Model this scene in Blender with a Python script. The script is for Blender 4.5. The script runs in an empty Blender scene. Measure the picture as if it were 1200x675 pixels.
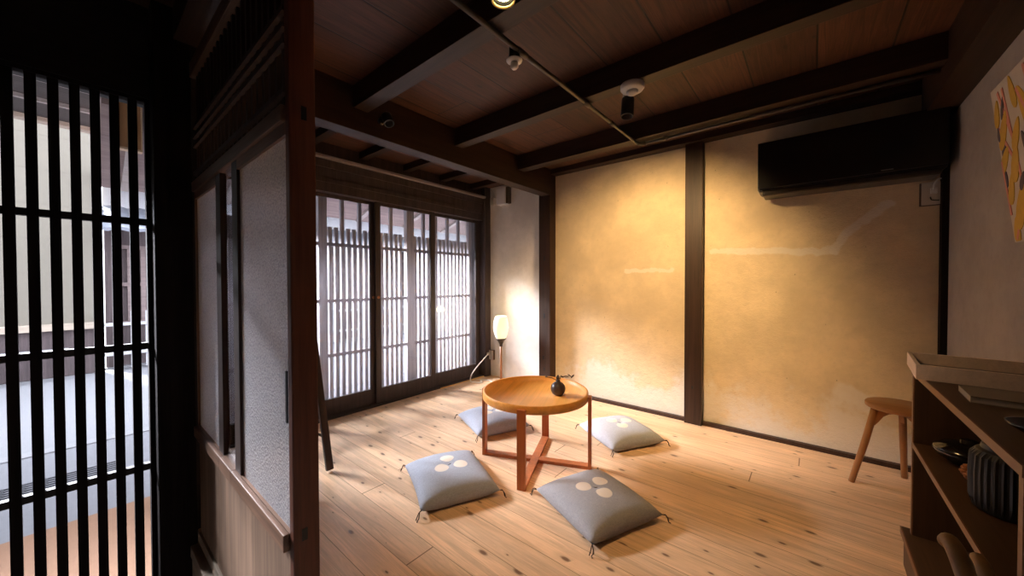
import bpy, bmesh, math, random
from mathutils import Vector, Matrix, noise
random.seed(7)
PI = math.pi
scene = bpy.context.scene
COL = scene.collection

# ------------------------------------------------------------------ materials
class NT:
    def __init__(s, name):
        s.m = bpy.data.materials.new(name); s.m.use_nodes = True
        s.t = s.m.node_tree; s.t.nodes.clear()
        s.out = s.n('ShaderNodeOutputMaterial')
    def n(s, typ, props=None, **ins):
        nd = s.t.nodes.new(typ)
        for k, v in (props or {}).items(): setattr(nd, k, v)
        for k, v in ins.items():
            key = int(k[1:]) if k[0] == 'i' and k[1:].isdigit() else k.replace('_', ' ')
            s.set(nd.inputs[key], v)
        return nd
    def set(s, sock, v):
        if isinstance(v, bpy.types.NodeSocket): s.t.links.new(v, sock)
        elif isinstance(v, bpy.types.Node): s.t.links.new(v.outputs[0], sock)
        elif isinstance(v, (tuple, list)) and len(v) == 3 and sock.type == 'RGBA': sock.default_value = (*v, 1)
        else: sock.default_value = v
    def math(s, op, a, b=0.0, c=0.0):
        return s.n('ShaderNodeMath', {'operation': op}, i0=a, i1=b, i2=c).outputs[0]
    def mix(s, f, a, b):
        nd = s.n('ShaderNodeMix', {'data_type': 'RGBA'})
        s.set(nd.inputs[0], f); s.set(nd.inputs[6], a); s.set(nd.inputs[7], b)
        return nd.outputs[2]
    def ramp(s, f, a, b):
        return s.n('ShaderNodeMapRange', {'interpolation_type': 'SMOOTHSTEP'}, i0=f, i1=a, i2=b, i3=0.0, i4=1.0).outputs[0]
    def coord(s):
        return s.n('ShaderNodeTexCoord').outputs['Object']
    def mapped(s, scale, loc=(0, 0, 0)):
        return s.n('ShaderNodeMapping', i0=s.coord(), i1=loc, i3=scale).outputs[0]
    def noise(s, vec, scale, detail=4, rough=.55):
        return s.n('ShaderNodeTexNoise', Vector=vec, Scale=scale, Detail=detail, Roughness=rough).outputs[0]
    def bump(s, h, strength, dist):
        return s.n('ShaderNodeBump', Strength=strength, Distance=dist, Height=h).outputs[0]
    def bsdf(s, **ins):
        b = s.n('ShaderNodeBsdfPrincipled', **ins)
        s.t.links.new(b.outputs[0], s.out.inputs[0]); return b

def lum(c, k): return tuple(min(1, x*k) for x in c)

def plain(name, col, rough=.5, metal=0.0, var=.12, scale=30, spec=.4):
    t = NT(name); f = t.noise(t.coord(), scale)
    b = t.bsdf(Base_Color=t.mix(f, lum(col, 1-var), lum(col, 1+var)), Roughness=rough, Metallic=metal)
    b.inputs['Specular IOR Level'].default_value = spec
    return t.m

def wood(name, col, axis='X', rough=.5, var=.35, fine=1.0, bump=.15, spec=.35):
    """grain that runs along one axis"""
    t = NT(name)
    sc = {'X': (1.2, 26, 26), 'Y': (26, 1.2, 26), 'Z': (26, 26, 1.2)}[axis]
    v = t.mapped(tuple(x*fine for x in sc))
    n1 = t.noise(v, 1.0, 5, .6); n2 = t.noise(v, 5.0, 3, .6)
    f = t.math('ADD', t.math('MULTIPLY', n1, .65), t.math('MULTIPLY', n2, .35))
    f = t.ramp(f, .3, .7)
    c = t.mix(f, lum(col, 1-var), lum(col, 1+var))
    b = t.bsdf(Base_Color=c, Roughness=rough, Normal=t.bump(f, bump, .002))
    b.inputs['Specular IOR Level'].default_value = spec
    return t.m

def boards(name, col, along, width, off=0.0, rough=.5, var=.25, seam=.012, seam_col=(.01, .006, .004), knots=0, length=2.4, vary=.25, spec=.4, knot_col=(.12, .05, .025)):
    """plank surface in the horizontal plane: grain and boards run along X or Y"""
    t = NT(name)
    sep = t.n('ShaderNodeSeparateXYZ', i0=t.coord())
    a, c = (sep.outputs[0], sep.outputs[1]) if along == 'X' else (sep.outputs[1], sep.outputs[0])
    cc = t.math('DIVIDE', t.math('ADD', c, off), width)
    idx = t.math('FLOOR', cc); fr = t.math('FRACT', cc)
    wn = t.n('ShaderNodeTexWhiteNoise', {'noise_dimensions': '1D'}, W=idx)
    rnd = wn.outputs[0]
    shift = t.math('MULTIPLY', rnd, 17.3)
    al = t.math('ADD', a, shift)
    vec = t.n('ShaderNodeCombineXYZ', i0=t.math('MULTIPLY', al, .8), i1=t.math('MULTIPLY', c, 17), i2=shift).outputs[0]
    warp = t.noise(vec, .8, 3)
    vec2 = t.n('ShaderNodeCombineXYZ', i0=t.math('MULTIPLY', al, 1.0), i1=t.math('ADD', t.math('MULTIPLY', c, 30), t.math('MULTIPLY', warp, 7)), i2=shift).outputs[0]
    g = t.noise(vec2, 1.6, 5, .6)
    g2 = t.noise(vec2, 9, 3, .6)
    f = t.ramp(t.math('ADD', t.math('MULTIPLY', g, .7), t.math('MULTIPLY', g2, .3)), .33, .68)
    base = t.mix(f, lum(col, 1-var), lum(col, 1+var*.6))
    bright = t.math('ADD', 1-vary/2, t.math('MULTIPLY', rnd, vary))
    base = t.n('ShaderNodeVectorMath', {'operation': 'SCALE'}, i0=base, i3=bright).outputs[0]
    if knots:
        kv = t.n('ShaderNodeCombineXYZ', i0=t.math('MULTIPLY', al, 5.6), i1=t.math('MULTIPLY', c, 13.0), i2=0.0).outputs[0]
        vo = t.n('ShaderNodeTexVoronoi', {'voronoi_dimensions': '2D'}, Vector=kv, Scale=1.0)
        pick = t.n('ShaderNodeSeparateColor', i0=vo.outputs['Color'])
        size = t.math('MULTIPLY', t.math('SUBTRACT', pick.outputs[0], 1.0-knots), .19/knots)
        wob = t.math('MULTIPLY', t.noise(vec2, 6, 2), .05)
        d = t.math('SUBTRACT', t.math('ADD', vo.outputs['Distance'], wob), .025)
        k = t.math('SUBTRACT', 1.0, t.ramp(t.math('DIVIDE', d, t.math('MAXIMUM', size, .001)), .35, 1.0))
        k = t.math('MULTIPLY', k, t.math('GREATER_THAN', size, .0))
        halo = t.math('SUBTRACT', 1.0, t.ramp(t.math('DIVIDE', d, t.math('MAXIMUM', size, .001)), .6, 2.6))
        halo = t.math('MULTIPLY', t.math('MULTIPLY', halo, t.math('GREATER_THAN', size, .0)), .3)
        base = t.mix(halo, base, lum(col, .6))
        base = t.mix(t.math('MULTIPLY', k, .85), base, knot_col)
    edge = t.math('MINIMUM', fr, t.math('SUBTRACT', 1.0, fr))
    s = t.math('SUBTRACT', 1.0, t.ramp(edge, seam*.35, seam))
    # end joints
    fa = t.math('FRACT', t.math('DIVIDE', al, length))
    s2 = t.math('LESS_THAN', fa, .0018)
    s = t.math('MAXIMUM', s, s2)
    base = t.mix(s, base, seam_col)
    h = t.math('SUBTRACT', t.math('MULTIPLY', f, .12), s)
    b = t.bsdf(Base_Color=base, Roughness=rough, Normal=t.bump(h, .4, .003))
    b.inputs['Specular IOR Level'].default_value = spec
    return t.m

def plaster(name, col, white=None, rough=.9, wlevel=.3, bump=.5, cracks=()):
    t = NT(name); co = t.coord()
    sep = t.n('ShaderNodeSeparateXYZ', i0=co)
    n1 = t.noise(co, 3.0, 6, .6); n2 = t.noise(co, 22, 5, .65); n3 = t.noise(co, 160, 3)
    c = t.mix(t.ramp(n1, .3, .7), lum(col, .88), lum(col, 1.1))
    c = t.mix(t.math('MULTIPLY', t.ramp(n2, .45, .75), .3), c, lum(col, .78))
    if white:
        # pale bloom rising from the foot of the wall and along its edges, worn patches
        z = t.math('ADD', sep.outputs[2], t.math('MULTIPLY', t.math('SUBTRACT', n1, .5), 1.1))
        z = t.math('ADD', z, t.math('MULTIPLY', t.math('SUBTRACT', n2, .5), .35))
        f = t.math('SUBTRACT', 1.0, t.ramp(z, wlevel-.12, wlevel+.1))
        c = t.mix(t.math('MULTIPLY', f, .85), c, white)
        for (x0, z0, x1, z1, w) in cracks:
            # repaired crack filled with pale plaster
            nx = t.math('MULTIPLY', t.math('SUBTRACT', t.noise(co, 9, 4), .5), .07)
            px = t.math('SUBTRACT', sep.outputs[0], x0); pz = t.math('SUBTRACT', t.math('ADD', sep.outputs[2], nx), z0)
            dx, dz = x1-x0, z1-z0; L2 = dx*dx+dz*dz
            h = t.math('DIVIDE', t.math('ADD', t.math('MULTIPLY', px, dx), t.math('MULTIPLY', pz, dz)), L2)
            h = t.math('MINIMUM', t.math('MAXIMUM', h, 0.0), 1.0)
            ex = t.math('SUBTRACT', px, t.math('MULTIPLY', h, dx)); ez = t.math('SUBTRACT', pz, t.math('MULTIPLY', h, dz))
            d = t.math('SQRT', t.math('ADD', t.math('MULTIPLY', ex, ex), t.math('MULTIPLY', ez, ez)))
            d = t.math('ADD', d, t.math('MULTIPLY', t.math('SUBTRACT', n2, .5), .03))
            c = t.mix(t.math('MULTIPLY', t.math('SUBTRACT', 1.0, t.ramp(d, w*.55, w)), .8), c, white)
        # straw flecks and pits
        vo = t.n('ShaderNodeTexVoronoi', Vector=t.mapped((1, 1, .6)), Scale=15.0)
        pick = t.n('ShaderNodeSeparateColor', i0=vo.outputs['Color'])
        k = t.math('MULTIPLY', t.math('LESS_THAN', vo.outputs['Distance'], t.math('MULTIPLY', pick.outputs[1], .10)), t.math('GREATER_THAN', pick.outputs[0], .35))
        c = t.mix(t.math('MULTIPLY', k, .6), c, lum(col, .35))
    h = t.math('ADD', t.math('MULTIPLY', n2, .6), t.math('MULTIPLY', n3, .25))
    b = t.bsdf(Base_Color=c, Roughness=rough, Normal=t.bump(h, bump, .012))
    b.inputs['Specular IOR Level'].default_value = .15
    return t.m

def pane_clear(name):
    t = NT(name)
    fr = t.n('ShaderNodeFresnel', IOR=1.45)
    tr = t.n('ShaderNodeBsdfTransparent', Color=(.94, .95, .97))
    gl = t.n('ShaderNodeBsdfGlossy', Roughness=.02)
    wob = t.noise(t.coord(), 3.0, 2)
    t.set(gl.inputs['Normal'], t.bump(wob, .05, .01))
    mx = t.n('ShaderNodeMixShader', i0=t.math('MULTIPLY', fr.outputs[0], .55), i1=tr, i2=gl)
    t.t.links.new(mx.outputs[0], t.out.inputs[0]); return t.m

def pane_frosted(name):
    t = NT(name)
    vo = t.n('ShaderNodeTexVoronoi', {'feature': 'SMOOTH_F1'}, Vector=t.coord(), Scale=170.0)
    nz = t.noise(t.coord(), 330, 2)
    h = t.math('ADD', vo.outputs['Distance'], t.math('MULTIPLY', nz, .5))
    bp = t.bump(h, .6, .004)
    rf = t.n('ShaderNodeBsdfRefraction', Color=(.93, .93, .95), Roughness=.14, IOR=1.06, Normal=bp)
    tl = t.n('ShaderNodeBsdfTranslucent', Color=(.85, .86, .9), Normal=bp)
    gl = t.n('ShaderNodeBsdfGlossy', Roughness=.25, Normal=bp)
    m1 = t.n('ShaderNodeMixShader', i0=.22, i1=rf, i2=tl)
    df = t.n('ShaderNodeBsdfDiffuse', Color=t.mix(t.ramp(vo.outputs['Distance'], .1, .75), (.98, .98, 1), (.62, .62, .66)), Normal=bp)
    m1 = t.n('ShaderNodeMixShader', i0=.38, i1=m1, i2=df)
    m2 = t.n('ShaderNodeMixShader', i0=.05, i1=m1, i2=gl)
    t.t.links.new(m2.outputs[0], t.out.inputs[0]); return t.m

def emit(name, col, strength, body=None):
    t = NT(name)
    b = t.bsdf(Base_Color=body or col, Roughness=.4, Emission_Color=col, Emission_Strength=strength)
    return t.m

def fabric(name, col, petals=None):
    t = NT(name); co = t.coord()
    sep = t.n('ShaderNodeSeparateXYZ', i0=co)
    w1 = t.noise(t.mapped((1200, 60, 60)), 1.0, 2); w2 = t.noise(t.mapped((60, 1200, 60)), 1.0, 2)
    f = t.math('MULTIPLY', t.math('ADD', w1, w2), .5)
    n = t.noise(co, 9, 3)
    c = t.mix(t.ramp(f, .35, .65), lum(col, .84), lum(col, 1.16))
    c = t.mix(t.math('MULTIPLY', n, .25), c, lum(col, .8))
    if petals:
        up = t.math('GREATER_THAN', sep.outputs[2], .035)
        for (px, py, r) in petals:
            dx = t.math('SUBTRACT', sep.outputs[0], px); dy = t.math('SUBTRACT', sep.outputs[1], py)
            d = t.math('SQRT', t.math('ADD', t.math('MULTIPLY', dx, dx), t.math('MULTIPLY', dy, dy)))
            k = t.math('MULTIPLY', t.math('SUBTRACT', 1.0, t.ramp(d, r*.93, r*1.03)), up)
            c = t.mix(k, c, (.74, .66, .56))
    b = t.bsdf(Base_Color=c, Roughness=.95, Normal=t.bump(f, .25, .001))
    b.inputs['Specular IOR Level'].default_value = .1
    return t.m

M = {}
M['floor'] = boards('pine_floor', (.80, .535, .33), 'X', .135, off=-1.38+.135*20, rough=.36, var=.22, knots=.30, seam=.012, seam_col=(.26, .14, .07), length=3.1, vary=.22, spec=.3)
M['ledge'] = wood('pale_sill_wood', (.42, .33, .25), 'X', .5, .25)
M['ceiling'] = boards('dark_plank_ceiling', (.088, .034, .017), 'Y', .287, off=.57, rough=.55, var=.5, knots=.12, seam=.02, seam_col=(.008, .005, .004), length=3.7, vary=.5, knot_col=(.03, .012, .007))
M['beam_x'] = wood('smoked_beam_x', (.031, .016, .010), 'X', .5, .4)
M['beam_y'] = wood('smoked_beam_y', (.036, .018, .011), 'Y', .5, .4)
M['post'] = wood('smoked_post', (.036, .017, .010), 'Z', .5, .45)
M['black_post'] = wood('blackened_post', (.014, .010, .009), 'Z', .8, .4, spec=.08)
M['black_x'] = wood('blackened_rail', (.012, .009, .008), 'Y', .6, .4)
M['red_post'] = wood('reddish_cedar_post', (.13, .042, .022), 'Z', .45, .35)
M['cedar_x'] = wood('cedar_rail', (.24, .13, .08), 'X', .5, .35)
M['cedar_z'] = wood('cedar_stile', (.22, .12, .075), 'Z', .5, .35)
M['stile_dark'] = wood('dark_stile', (.045, .022, .015), 'Z', .5, .35)
M['kick'] = wood('weathered_cedar_panel', (.28, .175, .115), 'Z', .6, .4, fine=.45)
M['ranma'] = wood('ranma_slat_wood', (.05, .028, .02), 'Z', .6, .3)
M['lat_frame'] = wood('window_frame_wood', (.06, .043, .04), 'Z', .45, .35)
M['lat_frame_y'] = wood('window_rail_wood', (.06, .043, .04), 'Y', .45, .35)
M['lattice'] = wood('grey_lattice_wood', (.48, .44, .47), 'Z', .6, .25)
M['lattice_y'] = wood('grey_lattice_rail', (.38, .34, .36), 'Y', .6, .25)
M['yellow'] = plaster('yellow_clay_plaster', (.745, .60, .405), (.80, .73, .65), wlevel=.3, bump=.9,
                      cracks=((-.62, 1.395, .10, 1.35, .030), (.10, 1.35, .16, 1.47, .028), (.16, 1.47, .36, 1.64, .032), (-1.33, 1.245, -.92, 1.255, .02), (.16, .42, .3, .36, .07)))
M['white'] = plaster('white_plaster', (.80, .75, .71), None, bump=.25)
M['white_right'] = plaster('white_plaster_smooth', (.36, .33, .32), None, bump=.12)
M['doma'] = plaster('earth_floor', (.16, .13, .11), None, bump=.4)
M['clear'] = pane_clear('window_glass')
M['frost'] = pane_frosted('pebbled_glass')
M['tray'] = wood('orange_beech_tray', (.80, .36, .08), 'X', .38, .12, bump=.05)
M['table_leg'] = wood('red_cherry_leg', (.46, .145, .05), 'Z', .4, .2, bump=.05)
M['vase'] = plain('brown_glazed_clay', (.06, .04, .035), .35, 0, .35, 18)
M['leaf'] = plain('dried_leaf', (.06, .035, .025), .7)
M['tassel'] = plain('dark_brown_thread', (.05, .025, .018), .9)
M['shade'] = emit('glowing_glass_shade', (1.0, .78, .48), .42, (.9, .85, .75))
M['copper'] = wood('copper_brown_pole', (.42, .19, .09), 'Z', .4, .15)
M['black_metal'] = plain('black_metal', (.012, .011, .011), .4, .0, .2)
M['dark_brown'] = plain('dark_brown_metal', (.05, .032, .022), .4)
M['cord'] = plain('cream_cord', (.82, .78, .70), .5)
M['plate'] = plain('beige_plate', (.58, .52, .46), .4, 0, .05)
M['plate_dark'] = plain('brown_outlet_side', (.10, .07, .05), .5)
M['whitep'] = plain('white_plastic', (.62, .6, .58), .4, 0, .05)
M['greybox'] = plain('pale_grey_box', (.78, .77, .79), .4, 0, .05)
M['brass'] = plain('brass_rail', (.75, .52, .18), .35, .6, .1)
M['ac'] = plain('black_gloss_plastic', (.012, .010, .010), .28, 0, .1, 5)
M['ac_lip'] = plain('brown_gloss_plastic', (.035, .028, .024), .3, 0, .1, 5)
M['silver'] = plain('silver_mark', (.5, .5, .5), .3, .8)
M['stool'] = wood('stool_wood', (.40, .19, .075), 'Z', .42, .15, bump=.05)
M['stool_seat'] = wood('stool_seat_wood', (.40, .19, .075), 'X', .42, .15, bump=.05)
M['shelf'] = wood('walnut_shelf', (.075, .038, .021), 'Y', .5, .25, bump=.06)
M['shelf_v'] = wood('walnut_side', (.06, .03, .018), 'Z', .5, .25, bump=.06)
M['shelf_edge'] = wood('pale_ply_edge', (.20, .095, .048), 'Y', .5, .2, bump=.05)
M['tray_pink'] = wood('limed_pale_wood', (.75, .62, .56), 'Y', .55, .12, bump=.05)
M['book'] = plain('pale_paper', (.50, .45, .40), .8)
M['book_cover'] = plain('grey_book_cover', (.20, .165, .14), .6)
M['lacquer'] = plain('black_lacquer', (.012, .010, .010), .15, 0, .2, 10, .6)
M['pine'] = plain('orange_dried_cone', (.42, .16, .05), .7, 0, .3)
M['bent'] = wood('bent_wood', (.22, .11, .04), 'Z', .45, .15, bump=.05)
M['canvas'] = plain('cream_canvas', (.56, .51, .46), .8, 0, .08)
M['mustard'] = plain('mustard_paint', (.58, .36, .05), .7, 0, .2)
M['pinkp'] = plain('coral_paint', (.62, .25, .2), .7, 0, .2)
M['plum'] = plain('plum_paint', (.10, .075, .10), .7, 0, .2)
M['pipe'] = plain('dull_grey_conduit', (.10, .085, .07), .4, .5, .2)
M['bulb'] = emit('lit_lamp', (1.0, .86, .45), 14.0)
M['glassy'] = plain('frosted_bulb_glass', (.75, .72, .66), .15, 0, .05)
# outdoors
M['asphalt'] = plain('grey_asphalt', (.25, .25, .262), .9, 0, .15, 60)
M['pave'] = plain('pale_pavement', (.20, .20, .212), .9, 0, .1, 25)
M['kerb'] = plain('pale_kerbstone', (.27, .27, .28), .85, 0, .1)
M['orange'] = plain('orange_earth_strip', (.26, .14, .08), .9, 0, .1, 40)
M['grate'] = plain('iron_grating', (.07, .07, .08), .6, .3)
M['soffit'] = boards('eave_soffit', (.05, .04, .036), 'Y', .3, rough=.7)
M['batten'] = wood('eave_batten', (.32, .28, .26), 'Y', .6, .2)
M['fascia'] = wood('eave_fascia', (.40, .33, .26), 'Y', .6, .2)
M['cream'] = plain('cream_boarding', (.19, .17, .135), .8, 0, .08, 6)
M['opp_wood'] = wood('opposite_wood', (.10, .075, .075), 'Z', .7, .3)
M['opp_pink'] = wood('opposite_eave', (.22, .165, .155), 'Y', .7, .25)
M['opp_white'] = plain('opposite_plaster', (.5, .5, .52), .9, 0, .05)
M['tile'] = plain('grey_roof_tile', (.20, .215, .25), .5, 0, .15, 15)
M['fence'] = plain('white_fence_paint', (.42, .42, .43), .7)
M['sign'] = wood('orange_sign_wood', (.42, .21, .09), 'Z', .6, .2)
M['sign_edge'] = plain('pale_sign_edge', (.60, .42, .26), .6)
M['green'] = plain('green_mark', (.05, .22, .12), .6)

# ------------------------------------------------------------------ geometry helpers
class B:
    def __init__(s): s.bm = bmesh.new()
    def box(s, x0, x1, y0, y1, z0, z1, bev=0.0, seg=2, mat=None):
        x0, x1 = sorted((x0, x1)); y0, y1 = sorted((y0, y1)); z0, z1 = sorted((z0, z1))
        t = bmesh.new()
        r = bmesh.ops.create_cube(t, size=1)
        for v in t.verts:
            v.co = Vector(((x0+x1)/2+v.co.x*(x1-x0), (y0+y1)/2+v.co.y*(y1-y0), (z0+z1)/2+v.co.z*(z1-z0)))
        if bev: bmesh.ops.bevel(t, geom=t.edges[:], offset=bev, segments=seg, profile=.6, affect='EDGES')
        if mat: t.transform(mat)
        s.add(t); return s
    def add(s, t):
        me = bpy.data.meshes.new('tmp'); t.to_mesh(me); t.free()
        s.bm.from_mesh(me); bpy.data.meshes.remove(me); return s
    def lathe(s, prof, n=32, c=(0, 0, 0), mat=None, cap=True):
        t = bmesh.new(); rings = []
        for (r, z) in prof:
            if r < 1e-5: rings.append([t.verts.new((c[0], c[1], c[2]+z))])
            else: rings.append([t.verts.new((c[0]+r*math.cos(2*PI*k/n), c[1]+r*math.sin(2*PI*k/n), c[2]+z)) for k in range(n)])
        for a, b in zip(rings, rings[1:]):
            for k in range(n):
                q = [a[k % len(a)], a[(k+1) % len(a)], b[(k+1) % len(b)], b[k % len(b)]]
                u = []
                for v in q:
                    if v not in u: u.append(v)
                if len(u) > 2:
                    try: t.faces.new(u)
                    except ValueError: pass
        for ring in (rings[0], rings[-1]):
            if cap and len(ring) > 2: t.faces.new(ring)
        bmesh.ops.recalc_face_normals(t, faces=t.faces[:])
        for f in t.faces: f.smooth = len(f.verts) < 8
        if mat: t.transform(mat)
        return s.add(t)
    def tube(s, pts, rad, n=10, smooth=True):
        """rad: number or list"""
        pts = [Vector(p) for p in pts]
        rs = rad if isinstance(rad, (list, tuple)) else [rad]*len(pts)
        t = bmesh.new(); rings = []; up = None
        for i, p in enumerate(pts):
            d = (pts[min(i+1, len(pts)-1)]-pts[max(i-1, 0)]).normalized()
            if up is None:
                up = Vector((0, 0, 1)) if abs(d.z) < .9 else Vector((1, 0, 0))
            a = d.cross(up).normalized(); b = a.cross(d).normalized(); up = b
            rings.append([t.verts.new(p+rs[i]*(math.cos(2*PI*k/n)*a+math.sin(2*PI*k/n)*b)) for k in range(n)])
        for a, b in zip(rings, rings[1:]):
            for k in range(n):
                f = t.faces.new((a[k], a[(k+1) % n], b[(k+1) % n], b[k])); f.smooth = smooth
        t.faces.new(rings[0]); t.faces.new(rings[-1])
        bmesh.ops.recalc_face_normals(t, faces=t.faces[:])
        return s.add(t)
    def prism(s, poly, a0, a1, axis='Z', mat=None, bev=0):
        """poly of 2D points extruded along axis"""
        def P(u, v, w): return {'Z': (u, v, w), 'Y': (u, w, v), 'X': (w, u, v)}[axis]
        t = bmesh.new()
        lo = [t.verts.new(P(u, v, a0)) for u, v in poly]; hi = [t.verts.new(P(u, v, a1)) for u, v in poly]
        t.faces.new(lo); t.faces.new(hi)
        for k in range(len(poly)):
            t.faces.new((lo[k], lo[(k+1) % len(poly)], hi[(k+1) % len(poly)], hi[k]))
        bmesh.ops.recalc_face_normals(t, faces=t.faces[:])
        if bev: bmesh.ops.bevel(t, geom=t.edges[:], offset=bev, segments=2, affect='EDGES')
        if mat: t.transform(mat)
        return s.add(t)
    def obj(s, name, mat, parent=None, smooth=False):
        me = bpy.data.meshes.new(name); s.bm.to_mesh(me); s.bm.free()
        if smooth:
            for p in me.polygons: p.use_smooth = True
        me.materials.append(M[mat] if isinstance(mat, str) else mat)
        o = bpy.data.objects.new(name, me); COL.objects.link(o)
        if parent: o.parent = parent
        return o

def tag(o, label, cat, group=None, kind=None):
    o['label'] = label; o['category'] = cat
    if group: o['group'] = group
    if kind: o['kind'] = kind
    return o
def struct(o, label, cat): return tag(o, label, cat, kind='structure')
def thing(name, label, cat, loc=(0, 0, 0), rot=0, group=None, kind=None):
    o = bpy.data.objects.new(name, None); COL.objects.link(o)
    o.empty_display_size = .1
    o.location = loc; o.rotation_euler = (0, 0, rot)
    return tag(o, label, cat, group, kind)
def copy_tree(o):
    c = o.copy(); COL.objects.link(c)
    for ch in o.children:
        d = ch.copy(); COL.objects.link(d); d.parent = c
        for g in ch.children:
            e = g.copy(); COL.objects.link(e); e.parent = d
    return c
def bx(name, mat, *a, parent=None, bev=0.0):
    return B().box(*a, bev=bev).obj(name, mat, parent)

# ------------------------------------------------------------------ room shell
XW, XR, YB, YA, ZC = -3.17, .59, 3.23, 3.27, 2.31      # lattice wall, right wall, back wall, alcove wall, ceiling
struct(bx('floor', 'floor', -3.16, XR, .345, 3.28, -.06, 0), 'pale knotty pine plank floor of the raised room', 'floor')
s = B().box(-2.2, XR, .30, .345, -.05, -.002, .004).box(-2.2, XR, .305, .34, -.30, -.05)
struct(s.obj('floor_edge', 'ledge'), 'pale wooden edge board of the raised floor, below the glass partition', 'floor edge')
struct(bx('floor_entry', 'doma', -2.3, XR, -1.7, .305, -.32, -.25), 'dark earthen entry floor below the raised room', 'floor')
struct(bx('ceiling', 'ceiling', -3.35, XR+.1, -1.7, 3.35, ZC, ZC+.05), 'dark brown plank ceiling over the beams', 'ceiling')
struct(bx('wall_back', 'yellow', -2.15, XR+.05, YB, YB+.12, -.05, 2.268), 'ochre clay plaster back wall with pale patches and repaired cracks', 'wall')
struct(bx('wall_alcove', 'white', -3.16, -2.15, YA, YA+.1, -.05, ZC), 'white plaster end wall of the window alcove behind the lamp', 'wall')
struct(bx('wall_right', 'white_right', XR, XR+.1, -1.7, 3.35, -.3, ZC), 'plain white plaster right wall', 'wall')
struct(bx('wall_rear', 'doma', -2.3, XR+.1, -1.8, -1.7, -.3, ZC), 'dark wall behind the entry floor', 'wall')
# facade wall around the entry
struct(bx('wall_entry', 'black_x', -2.3, -2.17, -1.7, .205, 1.93, ZC), 'blackened boards above the entry lattice door', 'wall')
struct(bx('wall_entry_side', 'black_x', -2.3, -2.17, -1.7, -1.15, -.3, 1.93), 'blackened wall beside the entry lattice door', 'wall')
struct(bx('wall_bay_side', 'black_x', -3.3, -2.2, .30, .40, -.3, ZC), 'dark side wall of the window bay', 'wall')
# header over back wall, corner members
struct(bx('trim_back_header', 'beam_x', -2.09, XR, 3.13, 3.24, 2.262, ZC), 'dark header beam along the top of the ochre wall', 'beam')
struct(B().box(-2.09, -.805, 3.195, 3.232, 0, .028).box(-.68, XR, 3.195, 3.232, 0, .028).obj('baseboard_back', 'stile_dark'), 'thin dark skirting strip at the foot of the ochre wall', 'baseboard')
struct(bx('trim_right_header', 'beam_y', .47, XR+.01, .3, 3.13, 2.085, ZC), 'dark beam along the top of the white right wall', 'beam')
struct(bx('trim_corner', 'black_post', .562, XR+.01, 3.18, 3.24, 0, 2.262), 'thin dark corner post right of the ochre wall', 'post')
def post(name, mat, x0, x1, y0, y1, z0, z1, label, notches=()):
    p = bx(name, mat, x0, x1, y0, y1, z0, z1, bev=.004)
    struct(p, label, 'post')
    for (cx, cz, w, h, face) in notches:
        if face == 'y': q = bx('mortise', 'black_metal', cx-w/2, cx+w/2, y0-.0012, y0+.004, cz-h/2, cz+h/2)
        else: q = bx('mortise', 'black_metal', x1-.004, x1+.0012, cx-w/2, cx+w/2, cz-h/2, cz+h/2)
        q.parent = p
    return p
post('pillar', 'post', -2.235, -2.095, 3.125, 3.262, -.02, ZC, 'dark post between the white alcove and the ochre wall',
     ((-2.165, 1.40, .022, .05, 'y'), (-2.165, .80, .022, .05, 'y'), (-2.175, .36, .022, .04, 'y'), (-2.165, .24, .022, .035, 'y')))
post('pillar', 'post', -.808, -.68, 3.165, 3.262, -.02, 2.262, 'dark post dividing the ochre wall into two panels', ((-.745, .30, .018, .025, 'y'),))
post('pillar', 'black_post', -2.23, -2.085, .205, .326, -.28, ZC, 'black post between the entry lattice and the glass partition')
post('pillar', 'red_post', -1.003, -.975, .331, .392, -.02, ZC, 'reddish cedar post at the open end of the glass partition',
     ((.364, 1.57, .013, .034, 'x'), (.356, .52, .013, .03, 'x')))

# beams
struct(bx('beam', 'beam_y', -2.2, -2.087, .33, 3.125, 2.05, ZC, bev=.004), 'heavy dark main beam over the edge of the window alcove', 'beam')
for (y0, y1, lab) in ((.27, .36, 'dark ceiling joist over the glass partition'), (1.05, 1.14, 'dark ceiling joist nearest the camera, left of the conduit'),
                      (1.83, 1.91, 'dark ceiling joist carrying the smoke detector'), (2.59, 2.685, 'dark ceiling joist closest to the ochre wall')):
    struct(bx('joist', 'beam_x', -2.087, .47, y0, y1, 2.18, ZC, bev=.003), lab, 'beam')
# alcove rafters
for k, y in enumerate((.75, 1.2, 1.65, 2.1, 2.55, 3.0)):
    tag(struct(bx('rafter', 'beam_x', -3.16, -2.2, y-.03, y+.03, 2.25, ZC), 'dark rafter in the ceiling of the window alcove', 'beam'), 'dark rafter in the ceiling of the window alcove', 'beam', 'alcove rafters', 'structure')

# ------------------------------------------------------------------ lattice window wall (X = -3.17)
w = B().box(-3.24, -3.07, 3.17, 3.268, -.02, ZC).box(-3.24, -3.10, .40, .46, -.02, ZC)
w.box(-3.24, -3.10, .46, 3.17, 1.905, 2.165).box(-3.10, -3.085, .46, 3.17, 2.10, 2.165, .003).box(-3.10, -3.09, .46, 3.17, 1.98, 2.02, .003).box(-3.24, -3.12, .46, 3.17, 2.195, ZC)
win = struct(w.obj('window_1', 'lat_frame'), 'dark wooden frame of the street window wall', 'window frame')
bx('ledge', 'batten', -3.24, -3.05, .46, 3.17, 2.168, 2.19, parent=win)
bx('threshold', 'lat_frame_y', -3.24, -3.10, .46, 3.17, -.05, .012, parent=win)
struct(bx('trim_sill_strip', 'brass', -3.098, -3.085, 2.50, 3.165, 0, .008), 'yellow metal track strip on the floor under the window', 'track')

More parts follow.
